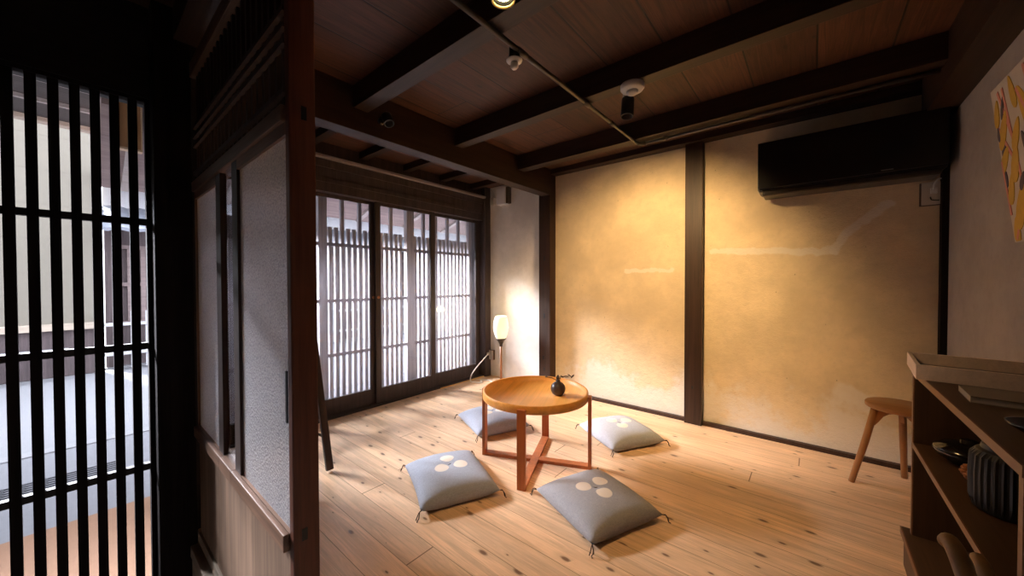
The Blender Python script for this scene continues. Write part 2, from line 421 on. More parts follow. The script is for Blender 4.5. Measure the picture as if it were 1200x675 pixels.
def sash(y0, y1, x, pull, label):
    r = thing('sliding_window', label, 'sliding window', (x, y0, .012), 0, 'sliding window sashes', 'structure')
    W = y1-y0; H = 1.893; st = .055; d = .013
    b = B().box(-d, d, 0, st, 0, H, .002).box(-d, d, W-st, W, 0, H, .002).box(-d, d, st, W-st, 0, .14).box(-d, d, st, W-st, H-.03, H)
    b.obj('sash_frame', 'lat_frame', r)
    B().box(-.002, .002, st-.004, W-st+.004, .136, H-.026).obj('glass_pane', 'clear', r)
    if pull:
        yy = W-st/2 if pull > 0 else st/2
        B().lathe([(0, 0), (.012, 0), (.014, .004), (.010, .006), (0, .004)], 16, mat=Matrix.Translation((d, yy, 1.0)) @ Matrix.Rotation(PI/2, 4, 'Y')).obj('finger_pull', 'copper', r)
    return r
sash(.46, 1.15, -3.155, 0, 'sliding glass sash nearest the entry, behind the frosted partition')
sash(1.12, 1.80, -3.185, 1, 'leftmost visible sliding glass sash, beside the leaning dark board')
sash(1.78, 2.47, -3.155, -1, 'middle sliding glass sash of the street window')
sash(2.445, 3.17, -3.185, -1, 'sliding glass sash nearest the lamp')

def lattice(y0, y1, talls, name_label):
    r = thing('lattice_screen', name_label, 'lattice', (-3.30, y0, -.2), 0, 'outer lattice screens', 'structure')
    b = B(); w = .0150
    H0, HS, HT = 0, 1.845, 2.35
    ys = set()
    p = (talls[-1]-talls[0])/(len(talls)-1)/3
    k = -8
    while talls[0]+k*p < y1:
        y = talls[0]+k*p
        if y > y0+.015 and y < y1-.012:
            b.box(-.015, .015, y-y0-w, y-y0+w, H0, HT if k % 3 == 0 else HS)
        k += 1
    b.obj('lattice_bars', 'lattice', r)
    c = B()
    for z in (1.49, .99, .505): c.box(-.008, .022, 0, y1-y0, z+.2-.014, z+.2+.014)
    c.box(-.03, .03, 0, y1-y0, -.05, .04)
    c.obj('lattice_rails', 'lattice_y', r)
lattice(.46, 1.33, (.66, .83, 1.0, 1.17), 'outer lattice bay nearest the entry, behind the frosted partition')
lattice(1.40, 2.208, (1.544, 1.708, 1.872, 2.036), 'outer wooden lattice bay left of the wide board')
lattice(2.297, 3.10, (2.435, 2.604, 2.773, 2.942), 'outer wooden lattice bay right of the wide board')
for (a, c, l) in ((1.33, 1.40, 'wide grey board of the outer lattice at its left end'), (2.208, 2.297, 'wide grey board between two bays of the outer lattice'), (3.10, 3.235, 'wide grey board of the outer lattice next to the white alcove')):
    struct(bx('lattice_post', 'lattice', -3.325, -3.272, a, c, -.25, 2.2), l, 'post')

# ------------------------------------------------------------------ entry lattice door (X = -2.2)
r = thing('door_1', 'black vertical lattice entry door looking out to the street', 'door', (-2.2, -1.15, -.25), 0, None, 'structure')
b = B()
for k in range(-18, 8):
    y = -.154+.0515*k+1.15
    if .05 < y < 1.335: b.box(-.012, .012, y-.0135, y+.0135, 0, 2.17)
b.obj('lattice_bars', 'black_post', r)
b = B()
for z in (1.41, .882, .362): b.box(-.016, .010, 0, 1.355, z+.25-.0135, z+.25+.0135)
b.obj('lattice_rails', 'black_x', r)
B().box(-.02, .02, 1.34, 1.355, 0, 2.18).box(-.02, .02, 0, .05, 0, 2.18).box(-.02, .02, .05, 1.34, 2.165, 2.19).box(-.02, .02, .05, 1.34, -.0, .06).obj('door_frame', 'black_post', r)
B().box(-.026, -.022, .0, 1.35, .05, 2.17).obj('glass_pane', 'clear', r)

# ------------------------------------------------------------------ glass partition (Y = .35)
PX0, PX1 = -2.085, -1.003
pr = struct(B().box(PX0, PX1, .322, .372, 1.547, 1.588, .003).obj('trim_partition_rail', 'cedar_x'), 'reddish lintel rail above the frosted glass doors', 'rail')
struct(B().box(PX0, PX1, .32, .38, 2.04, 2.10, .003).obj('trim_partition_top', 'cedar_x'), 'reddish top rail of the slatted transom', 'rail')
# ranma transom
r = thing('window_2', 'dark slatted wooden transom above the frosted glass doors', 'transom', (0, 0, 0), 0, None, 'structure')
b = B()
n = 21
for k in range(n):
    x = PX0+.03+k*(PX1-PX0-.06)/(n-1)
    b.box(x-.008, x+.008, .338, .354, 1.588, 2.04)
b.obj('transom_slats', 'ranma', r)
b = B()
for z in (1.625, 1.745, 1.785, 1.825): b.box(PX0, PX1, .328, .340, z-.007, z+.007)
b.obj('transom_rails', 'ranma', r)
bx('transom_back', 'black_x', PX0, PX1, .360, .365, 1.83, 2.04, parent=r)

def gdoor(x0, x1, y, label, name, lw, rw, lmat, rmat):
    r = thing(name, label, 'sliding door', (x0, y, 0), 0, 'frosted glass sliding doors', 'structure')
    W = x1-x0; d = .010
    B().box(0, lw, -d, d, .5225, 1.547, .002).obj('stile', lmat, r)
    if rw > .01: B().box(W-rw, W, -d, d, .5225, 1.547, .002).obj('stile', rmat, r)
    else: rw = 0
    B().box(0, W, -.024, -d-.0002, .478, .522, .003).box(0, W, -d, d, .478, .522).box(lw, W-rw, -d, d, 1.515, 1.547).obj('sash_rail', 'cedar_x', r)
    B().box(0, W, -d-.004, d, 0, .045, .002).obj('bottom_rail', 'ledge', r)
    B().box(0, W, -.005, .005, .045, .478).obj('kick_panel', 'kick', r)
    B().box(lw-.003, W-rw, -.002, .002, .518, 1.52).obj('glass_pane', 'frost', r)
    return r
a = gdoor(-2.083, -1.643, .341, 'left frosted glass sliding door beside the black post', 'door_2', .008, .066, 'cedar_z', 'stile_dark')
c = gdoor(-1.490, -1.0035, .341, 'right frosted glass sliding door beside the reddish post', 'door_3', .063, .0, 'stile_dark', 'cedar_z')
B().box(.476, .4855, -.0125, -.009, .80, .93).obj('finger_pull', 'black_metal', c)
# clear strip between the two
r = thing('window_3', 'narrow clear glass strip between the two frosted doors', 'window', (0, 0, 0), 0, None, 'structure')
B().box(-1.643, -1.490, .339, .343, .50, 1.547).obj('glass_pane', 'clear', r)
B().box(-1.6428, -1.4902, .317, .351, .478, .522, .003).obj('sash_rail', 'cedar_x', r)
B().box(-1.6428, -1.4902, .336, .346, 0, .478).obj('kick_panel', 'kick', r)

# ------------------------------------------------------------------ round table
ANG = math.radians(-66.5)
t = thing('round_table', 'round orange wooden tray table on four reddish flat legs', 'table', (-1.372, 1.876, 0), ANG)
R = .336
B().lathe([(0, .415), (R-.004, .415), (R, .419), (R, .461), (R-.003, .464), (R-.011, .464), (R-.014, .461), (R-.014, .427), (0, .427)], 72).obj('tray_top', 'tray', t)
for k in range(4):
    m = Matrix.Rotation(k*PI/2, 4, 'Z')
    B().box(R, R+.02, -.025, .025, .0, .446, .002, mat=m).obj('leg', 'table_leg', t)
B().box(-R, R, -.025, .025, 0, .02, .002).obj('cross_brace', 'table_leg', t)
B().box(-.025, .025, -R, -.0255, 0, .0195, .002).box(-.025, .025, .0255, R, 0, .0195, .002).obj('cross_brace', 'table_leg', t)

v = thing('bud_vase', 'small round dark brown bud vase on the tray table', 'vase', (-1.255, 1.965, .4272))
B().lathe([(0, 0), (.022, 0), (.036, .010), (.0455, .028), (.0475, .044), (.043, .062), (.030, .077), (.016, .084), (.013, .090), (.0145, .098), (.012, .098), (.010, .088), (0, .085)], 40).obj('vase_body', 'vase', v)
sp = thing('dried_sprig', 'short dark dried leafy sprig standing in the bud vase', 'sprig', (-1.255, 1.965, .515))
tw = B()
tw.tube([(0, 0, -.02), (.0, .0, .015), (.02, .012, .028), (.05, .03, .034)], .0022, 6).tube([(0, 0, 0), (-.03, -.022, .02), (-.062, -.045, .026)], .0020, 6).tube([(0, 0, 0), (.015, -.01, .03)], .002, 6)
tw.obj('twig', 'leaf', sp)
lf = B()
random.seed(3)
for (x, y, z) in ((.05, .03, .034), (.035, .02, .034), (.065, .035, .04), (.02, .015, .03), (-.06, -.045, .028), (-.045, -.03, .024), (.015, -.01, .032), (0, .005, .02), (-.01, .01, .022), (.055, .02, .03), (.08, .045, .036)):
    a = random.uniform(0, 2*PI); tl = random.uniform(-.7, .7); L = random.uniform(.015, .022)
    mm = Matrix.Translation((x, y, z)) @ Matrix.Rotation(a, 4, 'Z') @ Matrix.Rotation(tl, 4, 'Y')
    lf.prism([(-L, 0), (-L*.3, L*.45), (L*.6, L*.3), (L, 0), (L*.6, -L*.3), (-L*.3, -L*.45)], -.0008, .0008, 'Z', mm)
lf.obj('leaves', 'leaf', sp)

# ------------------------------------------------------------------ floor cushions
def cushion_mesh(W, D, H, seed):
    n = 28; bm = bmesh.new(); top = {}; bot = {}
    for i in range(n+1):
        for j in range(n+1):
            u = -1+2*i/n; w = -1+2*j/n
            pin = .055
            x = W/2*u*(1-pin*(1-w*w)*abs(u)**3 + .0); y = D/2*w*(1-pin*(1-u*u)*abs(w)**3)
            e = max(0, (1-abs(u)**2.6)*(1-abs(w)**2.6))
            prof = e**.42
            rr = math.hypot(x, y)
            dip = .010*math.exp(-(rr/.03)**2)
            wr = .004*noise.noise(Vector((x*9+seed, y*9, seed)))*prof
            mid = .030 + .012*(1-prof)*0
            corner = (abs(u)*abs(w))**4
            mid += .006*corner
            zt = mid + (H-.030)*prof - dip + wr
            zb = mid - .030*min(1, prof*1.6)
            top[i, j] = bm.verts.new((x, y, zt))
            edge = i in (0, n) or j in (0, n)
            bot[i, j] = top[i, j] if edge else bm.verts.new((x, y, max(.0005, zb)))
    for i in range(n):
        for j in range(n):
            bm.faces.new((top[i, j], top[i+1, j], top[i+1, j+1], top[i, j+1]))
            f = (bot[i, j], bot[i, j+1], bot[i+1, j+1], bot[i+1, j])
            try: bm.faces.new(f)
            except ValueError: pass
    for f in bm.faces: f.smooth = True
    return bm
def cushion(cx, cy, ang, W, D, H, label, col, pet, seed):
    r = thing('floor_cushion', label, 'cushion', (cx, cy, 0), math.radians(ang), 'grey floor cushions around the table')
    R0 = .062; rad = .040
    pts = [(R0*math.cos(math.radians(pet+a)), R0*math.sin(math.radians(pet+a)), rad) for a in (0, 120, 240)]
    b = B(); b.bm.free(); b.bm = cushion_mesh(W, D, H, seed)
    b.obj('cushion_cover', fabric('cushion_linen', col, pts), r, True)
    st = B()
    a = math.radians(pet+60)
    ca, sa = math.cos(a), math.sin(a)
    st.tube([(-.03*ca, -.03*sa, H-.009), (-.012*ca, -.012*sa, H-.0085), (0, 0, H-.0085), (.012*ca, .012*sa, H-.0085), (.03*ca, .03*sa, H-.008)], .0018, 6)
    st.obj('centre_stitch', 'tassel', r)
    for sx in (-1, 1):
        for sy in (-1, 1):
            x, y = sx*W/2, sy*D/2
            k = .012
            b = B().tube([(x-sx*.004, y-sy*.004, .036), (x+sx*.008, y+sy*.006, .040), (x+sx*.018, y+sy*.010, .030), (x+sx*.021, y+sy*.013, .015), (x+sx*.016, y+sy*.018, .005), (x+sx*.026, y+sy*.022, .0035)], .0022, 6)
            b.tube([(x-sx*.004, y-sy*.004, .036), (x+sx*.006, y+sy*.010, .034), (x+sx*.010, y+sy*.019, .018), (x+sx*.008, y+sy*.024, .004)], .002, 6)
            b.obj('tassel', 'tassel', r)
GREY = (.385, .415, .48)
cushion(-1.59, 1.348, -25, .485, .425, .12, 'grey floor cushion at the left, in front of the window', GREY, 60, 1.3)
cushion(-.842, 1.672, -23, .465, .43, .115, 'grey floor cushion nearest the camera, in front of the table', (.36, .36, .38), 0, 4.1)
cushion(-1.095, 2.56, -31, .45, .43, .118, 'pale grey floor cushion beside the ochre wall, right of the table', (.44, .46, .51), -20, 7.7)
cushion(-1.99, 2.135, -23.5, .47, .43, .12, 'pale grey floor cushion half hidden behind the table', (.41, .44, .52), 60, 9.2)

# ------------------------------------------------------------------ floor lamp and outlet
l = thing('floor_lamp', 'slim floor lamp with a glowing egg-shaped shade in the white alcove', 'lamp', (-2.662, 3.0, 0))
B().lathe([(0, 0), (.09, 0), (.095, .006), (.09, .014), (.02, .022), (0, .022)], 40).obj('base', 'dark_brown', l)
B().lathe([(0, .02), (.013, .02), (.0125, .475), (0, .475)], 20).obj('pole', 'copper', l)
B().lathe([(0, .44), (.016, .44), (.018, .465), (.034, .495), (.048, .515), (.058, .52), (.058, .529), (0, .529)], 28).obj('socket_cup', 'dark_brown', l)
B().lathe([(0, .5295), (.052, .53), (.062, .55), (.078, .60), (.086, .65), (.084, .695), (.073, .745), (.062, .772), (.056, .776), (.05, .772), (0, .77)], 40).obj('lamp_shade', 'shade', l)
def bez(p, n=24):
    out = []
    P = [Vector(p[0])]+[Vector(q) for q in p]+[Vector(p[-1])]
    for i in range(1, len(P)-2):
        for k in range(n):
            u = k/n; a, b_, c_, d_ = P[i-1], P[i], P[i+1], P[i+2]
            out.append(.5*((2*b_)+(-a+c_)*u+(2*a-5*b_+4*c_-d_)*u*u+(-a+3*b_-3*c_+d_)*u**3))
    out.append(P[-2]); return out
ox, oy = 2.662, -3.0
B().tube([(p.x+ox, p.y+oy, p.z) for p in bez([(-3.05, 3.20, .275), (-3.06, 3.12, .215), (-3.065, 3.0, .13), (-3.06, 2.92, .06), (-3.03, 2.89, .008), (-2.97, 2.90, .006), (-2.91, 2.95, .006), (-2.98, 3.0, .006), (-2.90, 3.06, .006), (-2.75, 3.0, .006)], 10)], .0065, 8).obj('power_cord', 'cord', l)
B().box(-3.075+ox, -3.035+ox, 3.195+oy, 3.233+oy, .258, .292, .006).obj('plug', 'plate', l)
o = thing('wall_outlet', 'beige wall outlet low on the alcove wall beside the lamp', 'outlet', (-3.045, YA, .20))
B().box(-.035, .045, -.030, -.0005, 0, .12, .003).obj('outlet_box', 'plate_dark', o)
B().box(-.035, .038, -.0345, -.030, .003, .117, .002).obj('cover_plate', 'plate', o)

# alcove boxes
o = thing('junction_box', 'white electrical box high on the alcove wall under the main beam', 'box', (-2.80, YA, 2.065))
B().box(-.10, .03, -.075, 0, 0, .20, .005).obj('box_body', 'greybox', o)
B().box(.03, .065, -.06, 0, .01, .2, .003).obj('side_trunking', 'plate_dark', o)
o = thing('junction_box', 'small cream electrical box left of the larger white box', 'box', (-3.0, YA, 2.09))
B().box(-.03, .025, -.05, 0, 0, .085, .004).obj('box_body', 'plate', o)
B().tube([(0, -.03, .085), (0, -.035, .12), (.02, -.06, .15), (.05, -.12, .17)], .006, 8).obj('cable', 'plate', o)

# ------------------------------------------------------------------ stool
s = thing('stool', 'small round wooden stool against the ochre wall beside the shelf', 'stool', (.368, 2.891, 0), 0)
SZ = .472
B().lathe([(0, SZ-.028), (.130, SZ-.028), (.137, SZ-.022), (.137, SZ-.006), (.132, SZ), (0, SZ)], 48).obj('seat', 'stool_seat', s)
for k in range(3):
    a = math.radians([-164, 75.6, -44.2][k])
    ca, sa = math.cos(a), math.sin(a)
    B().tube([(.10*ca, .10*sa, SZ-.0275), (.14*ca, .14*sa, .25), (.20*ca, .20*sa, .0)], [.0165, .0165, .014], 16).obj('leg', 'stool', s)
    m = Matrix.Rotation(a, 4, 'Z')
    B().prism([(.0, SZ-.028), (.105, SZ-.028), (.128, SZ-.115), (.105, SZ-.128), (.088, SZ-.105), (.07, SZ-.075), (.045, SZ-.058), (.0, SZ-.05)], -.011, .011, 'Y', m).obj('corner_bracket', 'stool', s)

# ------------------------------------------------------------------ shelf unit
SX0, SX1, SY0, SY1, SH = .302, .586, 1.125, 2.115, .805
s = thing('shelf_unit', 'low dark walnut open shelf unit along the white right wall', 'shelf', (SX0, SY0, 0))
dx, dy = SX1-SX0, SY1-SY0
def edged(name, x0, x1, y0, y1, z0, z1, m='shelf', vertical=False):
    p = B().box(x0+.004, x1, y0, y1, z0, z1).obj(name, m, s)
    e = B().box(x0, x0+.0039, y0, y1, z0, z1).obj('edge_band', 'shelf_edge', p)
    return p
edged('top_board', 0, dx, 0, dy, SH-.022, SH)
edged('side_panel', 0.002, dx, 0, .02, .15, SH-.022, 'shelf_v')
edged('side_panel', 0.002, dx, dy-.02, dy, .15, SH-.022, 'shelf_v')
edged('middle_shelf', 0.002, dx, .02, dy-.02, .497, .517)
B().box(dx-.008, dx, .02, dy-.02, .15, .497).box(dx-.008, dx, .02, dy-.02, .517, SH-.022).obj('back_panel', 'shelf_v', s)
edged('bottom_board', -.022, dx, -.01, dy+.03, .125, .15)
B().box(-.012, dx, 0, dy+.02, 0, .125).obj('plinth', 'shelf', s)

o = thing('wooden_tray', 'shallow pale limed wooden tray overhanging the far end of the shelf top', 'tray', (.30, 1.90, SH+.0005))
tm = math.radians(-4)
o.rotation_euler = (0, 0, tm)
B().box(-.012, .275, .0, .30, 0, .01).obj('tray_base', 'book_cover', o)
B().box(-.02, .28, -.012, 0, 0, .052, .002).box(-.02, .28, .30, .312, 0, .052, .002).box(-.02, -.008, 0, .30, 0, .052, .002).box(.268, .28, 0, .30, 0, .052, .002).obj('tray_rim', 'tray_pink', o)
o = thing('book', 'grey-covered thin book lying on the shelf top beside the pale tray', 'book', (.345, 1.62, SH+.0005), math.radians(-3))
B().box(0, .20, 0, .15, .0025, .017).obj('pages', 'book', o)
B().box(-.0, .203, -.003, .153, .0, .0025).box(.0, .203, -.003, .153, .017, .0195).obj('cover', 'book_cover', o)
o = thing('small_dish', 'small black dish near the front end of the shelf top', 'dish', (.40, 1.36, SH+.0005))
B().lathe([(0, 0), (.03, 0), (.034, .004), (.055, .018), (.06, .026), (.056, .026), (.05, .018), (.03, .007), (0, .006)], 32).obj('dish_body', 'lacquer', o)
o = thing('lidded_bowl', 'round black lacquered lidded bowl on the middle shelf', 'bowl', (.415, 1.955, .5175))
B().lathe([(0, 0), (.04, 0), (.045, .004), (.072, .022), (.082, .040), (.081, .044), (0, .044)], 40).obj('bowl_body', 'lacquer', o)
B().lathe([(0, .0445), (.083, .0445), (.082, .052), (.060, .068), (.03, .076), (.022, .077), (.022, .085), (.014, .088), (0, .088)], 40).obj('lid', 'lacquer', o)
# orange dried cone made of scales
o = thing('dried_cone', 'small orange-brown dried cone on the middle shelf between bowl and jar', 'cone', (.40, 1.80, .5175))
b = B()
for k in range(40):
    z = .006+.05*k/40; rr = .030*math.sin(PI*(.18+.75*k/40)); a = k*2.399
    mm = Matrix.Translation((rr*math.cos(a), rr*math.sin(a), z)) @ Matrix.Rotation(a, 4, 'Z') @ Matrix.Rotation(-.5, 4, 'Y')
    b.lathe([(0, -.006), (.008, -.003), (.009, .002), (.005, .006), (0, .007)], 8, mat=mm)
b.obj('scales', 'pine', o)
B().lathe([(0, .0), (.012, .0), (.02, .02), (.012, .05), (0, .055)], 12).obj('core', 'pine', o)
o = thing('ribbed_jar', 'dark vertically ribbed ceramic jar on the middle shelf', 'jar', (.415, 1.615, .5175))
bm = bmesh.new(); rings = []
prof = [(.055, 0), (.066, .006), (.070, .03), (.071, .10), (.069, .15), (.060, .165), (.052, .170), (.050, .182), (.045, .182), (.044, .165), (.0, .16)]
for (rr, z) in prof:
    ring = []
    for k in range(96):
        rb = 0.0022*math.cos(k*2*PI/3) if .02 < z < .155 else 0
        ring.append(bm.verts.new(((rr+rb)*math.cos(2*PI*k/96), (rr+rb)*math.sin(2*PI*k/96), z)))
    rings.append(ring)
for a, c in zip(rings, rings[1:]):
    for k in range(96): bm.faces.new((a[k], a[(k+1) % 96], c[(k+1) % 96], c[k]))
bm.faces.new(rings[0]); bmesh.ops.recalc_face_normals(bm, faces=bm.faces[:])
b = B(); b.bm.free(); b.bm = bm; b.obj('jar_body', 'black_metal', o)
B().lathe([(0, .1825), (.050, .1825), (.050, .19), (.03, .198), (.010, .2), (.012, .21), (.0, .213)], 32).obj('jar_lid', 'lacquer', o)

# two bent wooden rods standing in front of the shelf
def rod(pts, rad, label):
    P = bez(pts, 8)
    o = B().tube(P, [rad[0]+(rad[1]-rad[0])*i/(len(P)-1) for i in range(len(P))], 14).obj('bent_wooden_rod', 'bent')
    return tag(o, label, 'wooden rod')
rod([(.235, .72, .0), (.232, .80, .30), (.222, .90, .55), (.206, .985, .645), (.199, 1.025, .668), (.196, 1.04, .660)], (.016, .0125), 'pale bent wooden rod with a rounded tip, lower right corner of the frame')
rod([(.262, .78, .0), (.260, .86, .25), (.256, .96, .46), (.250, 1.06, .60), (.247, 1.105, .618)], (.017, .010), 'second bent wooden rod crossing the edge of the middle shelf')

# ------------------------------------------------------------------ air conditioner
a = thing('air_conditioner', 'black wall-mounted air conditioner high on the ochre wall', 'air conditioner', (-.305, 3.0, 1.735))
B().box(0, .862, .012, .225, .03, .365, .03, 5).obj('housing', 'ac', a)
B().box(.004, .858, -.004, .0125, .05, .36, .004, 3).obj('front_panel', 'ac', a)
B().box(.03, .835, .004, .17, .0, .036, .012, 4).obj('louver', 'ac_lip', a)
B().box(.60, .65, -.0062, -.0038, .058, .062).obj('brand_mark', 'silver', a)
o = thing('wall_outlet', 'square outlet with white plug below the right end of the air conditioner', 'outlet', (.523, YB, 1.60))
B().box(-.043, .037, -.018, 0, -.004, .132, .002).obj('outlet_box', 'plate_dark', o)
B().box(-.037, .037, -.025, -.0182, 0, .132, .003).obj('cover_plate', 'plate', o)
B().box(-.004, .024, -.045, -.025, .062, .095, .004).obj('plug', 'whitep', o)
B().tube(bez([(.008, -.046, .085), (.008, -.055, .112), (.02, -.055, .138), (.034, -.052, .142)], 6), .004, 8).obj('plug_cable', 'whitep', o)
B().tube(bez([(-.002, -.027, .045), (.002, -.03, .028), (.02, -.03, .022), (.032, -.027, .022)], 6), .003, 8).obj('spare_cable', 'black_metal', o)

# ------------------------------------------------------------------ painting on the right wall (leans forward at the top)
p = thing('canvas_painting', 'abstract painting of mustard leaves and coral stems hung on the right wall', 'painting', (.583, 2.185, 1.293))
tilt = math.atan2(.062, .56)
p.rotation_euler = (0, -tilt, 0)
PW, PH = .85, .565
B().box(-.022, 0, -PW, 0, 0, PH, .002).obj('canvas', 'canvas', p)
def strokes(name, mat, polys):
    b = B()
    for pl_ in polys: b.prism(pl_, -.0235-.0006*random.random(), -.0219, 'X')
    b.obj(name, mat, p)
def leafp(cy, cz, L, Wd, a):
    q = []
    for k in range(14):
        u = 2*PI*k/14
        x = L*math.cos(u); y = Wd*math.sin(u)*(1-.35*math.cos(u))
        q.append((cy+x*math.cos(a)-y*math.sin(a), cz+x*math.sin(a)+y*math.cos(a)))
    return q
def clip(polys): return [[(max(-PW+.003, min(-.002, y)), max(.003, min(PH-.003, z))) for y, z in q] for q in polys]
random.seed(11)
strokes('mustard_leaves', 'mustard', clip([leafp(-.06, .40, .075, .025, 2.2), leafp(-.11, .27, .07, .028, 2.0), leafp(-.03, .47, .05, .02, 1.9), leafp(-.10, .12, .09, .03, 2.1), leafp(-.24, .42, .09, .03, 1.2), leafp(-.3, .2, .1, .035, 2.0), leafp(-.45, .35, .1, .04, .9), leafp(-.6, .2, .1, .04, 2.2), leafp(-.62, .45, .09, .03, 1.0), leafp(-.75, .3, .09, .035, 1.9), leafp(-.04, .04, .05, .025, 1.7), leafp(-.035, .30, .06, .022, 2.4), leafp(-.17, .50, .06, .02, 1.4), leafp(-.15, .36, .06, .022, 2.2), leafp(-.05, .19, .06, .022, 2.0)]))
strokes('plum_leaves', 'plum', clip([leafp(-.045, .345, .04, .014, 2.1), leafp(-.08, .475, .04, .010, 2.0), leafp(-.14, .20, .035, .014, 2.2), leafp(-.02, .23, .03, .012, 1.8), leafp(-.02, .40, .03, .011, 1.6), leafp(-.2, .32, .04, .014, 1.3), leafp(-.38, .25, .045, .015, 1.9), leafp(-.52, .42, .045, .015, 1.1), leafp(-.7, .18, .045, .015, 2.0)]))
stem = []
for (y0, z0, y1, z1) in ((-.16, .0, -.10, .54), (-.02, .42, -.13, .25), (-.06, .54, -.12, .36), (-.03, .01, -.15, .17), (-.33, 0, -.27, .55), (-.2, .5, -.3, .3), (-.5, .02, -.42, .54), (-.68, .02, -.6, .5), (-.8, .1, -.72, .5), (-.015, .1, -.005, .3)):
    dy_, dz_ = y1-y0, z1-z0; L = math.hypot(dy_, dz_); ny, nz = -dz_/L*.007, dy_/L*.007
    stem.append([(y0+ny, z0+nz), (y1+ny, z1+nz), (y1-ny, z1-nz), (y0-ny, z0-nz)])
strokes('coral_stems', 'pinkp', clip(stem))

# ------------------------------------------------------------------ ceiling fittings
o = thing('electrical_conduit', 'dull grey metal conduit running under the ceiling joists', 'conduit', (-1.0, 0, 2.165))
B().tube([(0, .30, 0), (0, 2.63, 0)], .0115, 12).obj('long_pipe', 'pipe', o)
B().tube([(.0, 2.63, 0), (.006, 2.655, -.001), (.02, 2.668, -.001), (.05, 2.672, 0)], .0135, 12).obj('elbow', 'pipe', o)
B().tube([(.05, 2.672, 0), (1.46, 2.672, .0)], .0105, 12).obj('cross_pipe', 'pipe', o)
for y in (1.27, 1.87, 2.2): B().tube([(0, y-.03, 0), (0, y+.03, 0)], .0145, 12).obj('coupling', 'pipe', o)
B().tube([(.17, 2.672, 0), (.20, 2.672, 0)], .0145, 12).obj('coupling', 'pipe', o)

o = thing('ceiling_lamp_holder', 'white lamp holder with clear bulb hanging beside the conduit', 'lamp holder', (-1.022, 1.245, 2.1))
B().lathe([(0, .032), (.02, .032), (.024, .04), (.024, .08), (0, .08)], 20).obj('holder_stem', 'black_metal', o)
B().lathe([(0, .02), (.022, .02), (.034, .024), (.036, .028), (.026, .034), (0, .036)], 32).obj('flange', 'whitep', o)
B().lathe([(0, -.012), (.010, -.010), (.017, -.002), (.018, .008), (.015, .02), (0, .02)], 24).obj('bulb', 'glassy', o)

o = thing('smoke_detector', 'round white smoke detector under the middle ceiling joist', 'smoke detector', (-.735, 1.865, 2.1795))
B().lathe([(0, 0), (.058, 0), (.060, -.004), (.060, -.022), (.054, -.030), (.030, -.033), (0, -.033)], 40).obj('detector_body', 'whitep', o)
B().lathe([(0, -.0335), (.030, -.0335), (.028, -.046), (.022, -.05), (0, -.05)], 32).obj('sensor_cap', 'whitep', o)

SPOT1 = Vector((-.775, 1.90, 2.085))
o = thing('wall_spotlight', 'black cylinder spotlight hanging next to the smoke detector', 'spotlight', SPOT1)
aim = Vector((-1.42, 3.23, 1.45))-SPOT1
q = aim.to_track_quat('-Z', 'Y').to_matrix().to_4x4()
# can seen from behind: hangs nearly upright
B().lathe([(0, .055), (.026, .055), (.033, .048), (.034, -.050), (.029, -.050), (.028, -.02), (0, -.018)], 28, mat=Matrix.Rotation(math.radians(-8), 4, 'X') @ Matrix.Rotation(math.radians(0), 4, 'Y')).obj('lamp_can', 'black_metal', o)
B().tube([(-.02, -.005, .095), (-.022, -.003, .06), (-.03, .0, .02)], .004, 8).obj('bracket_arm', 'whitep', o)
B().lathe([(0, .088), (.03, .088), (.03, .1), (0, .1)], 20).obj('mount', 'black_metal', o)

SPOT2 = Vector((-.872, 1.0, 2.175))
o = thing('ceiling_spotlight', 'lit black spotlight at the top edge of the frame beside the conduit', 'spotlight', SPOT2)
B().lathe([(0, .12), (.035, .12), (.043, .11), (.046, 0), (.043, -.002), (.038, 0), (.036, .03), (0, .034)], 32).obj('lamp_can', 'black_metal', o)
B().lathe([(.0385, .004), (.0425, -.001), (.0445, -.003), (.0395, -.003), (.0375, .002), (.0385, .004)], 32, cap=False).obj('trim_ring', 'brass', o)
B().lathe([(0, .012), (.026, .012), (.031, .018), (.031, .028), (0, .028)], 28).obj('lit_lens', 'bulb', o)
B().tube([(0, 0, .118), (0, 0, .134)], .012, 10).obj('stem', 'black_metal', o)

o = thing('beam_spotlight', 'small black spotlight fixed to the inner face of the main beam', 'spotlight', (-2.086, 1.225, 2.155))
B().lathe([(0, 0), (.022, 0), (.022, .012), (0, .012)], 20, mat=Matrix.Rotation(PI/2, 4, 'Y')).obj('mount', 'black_metal', o)
B().lathe([(0, 0), (.028, 0), (.031, .006), (.031, .07), (.026, .07), (.025, .04), (0, .04)], 24, mat=Matrix.Translation((.045, .01, .03)) @ Matrix.Rotation(math.radians(150), 4, 'Y')).obj('lamp_can', 'black_metal', o)

# ------------------------------------------------------------------ dark easel leaning behind the partition post
e = thing('folding_easel', 'dark wooden folding easel half hidden behind the reddish post', 'easel', (-2.25, .965, 0))
def slat(p0, p1, wd, th):
    p0, p1 = Vector(p0), Vector(p1); d = p1-p0; L = d.length
    mm = Matrix.Translation(p0) @ d.to_track_quat('Z', 'Y').to_matrix().to_4x4()
    return B().box(-wd/2, wd/2, -th/2, th/2, 0, L, .005, mat=mm)
slat((0, 0, .012), (-.30, -.02, 1.25), .042, .024).obj('leg', 'stile_dark', e)
slat((-.62, -.05, .012), (-.34, -.03, 1.25), .042, .024).obj('leg', 'stile_dark', e)
slat((-.32, -.40, .012), (-.32, -.055, 1.22), .036, .022).obj('rear_leg', 'stile_dark', e)
B().tube([(-.045, -.005, .20), (-.58, -.045, .20)], .007, 8).obj('cross_rod', 'pipe', e)
slat((-.33, -.025, 1.22), (-.33, -.025, 1.36), .10, .03).obj('head_block', 'stile_dark', e)

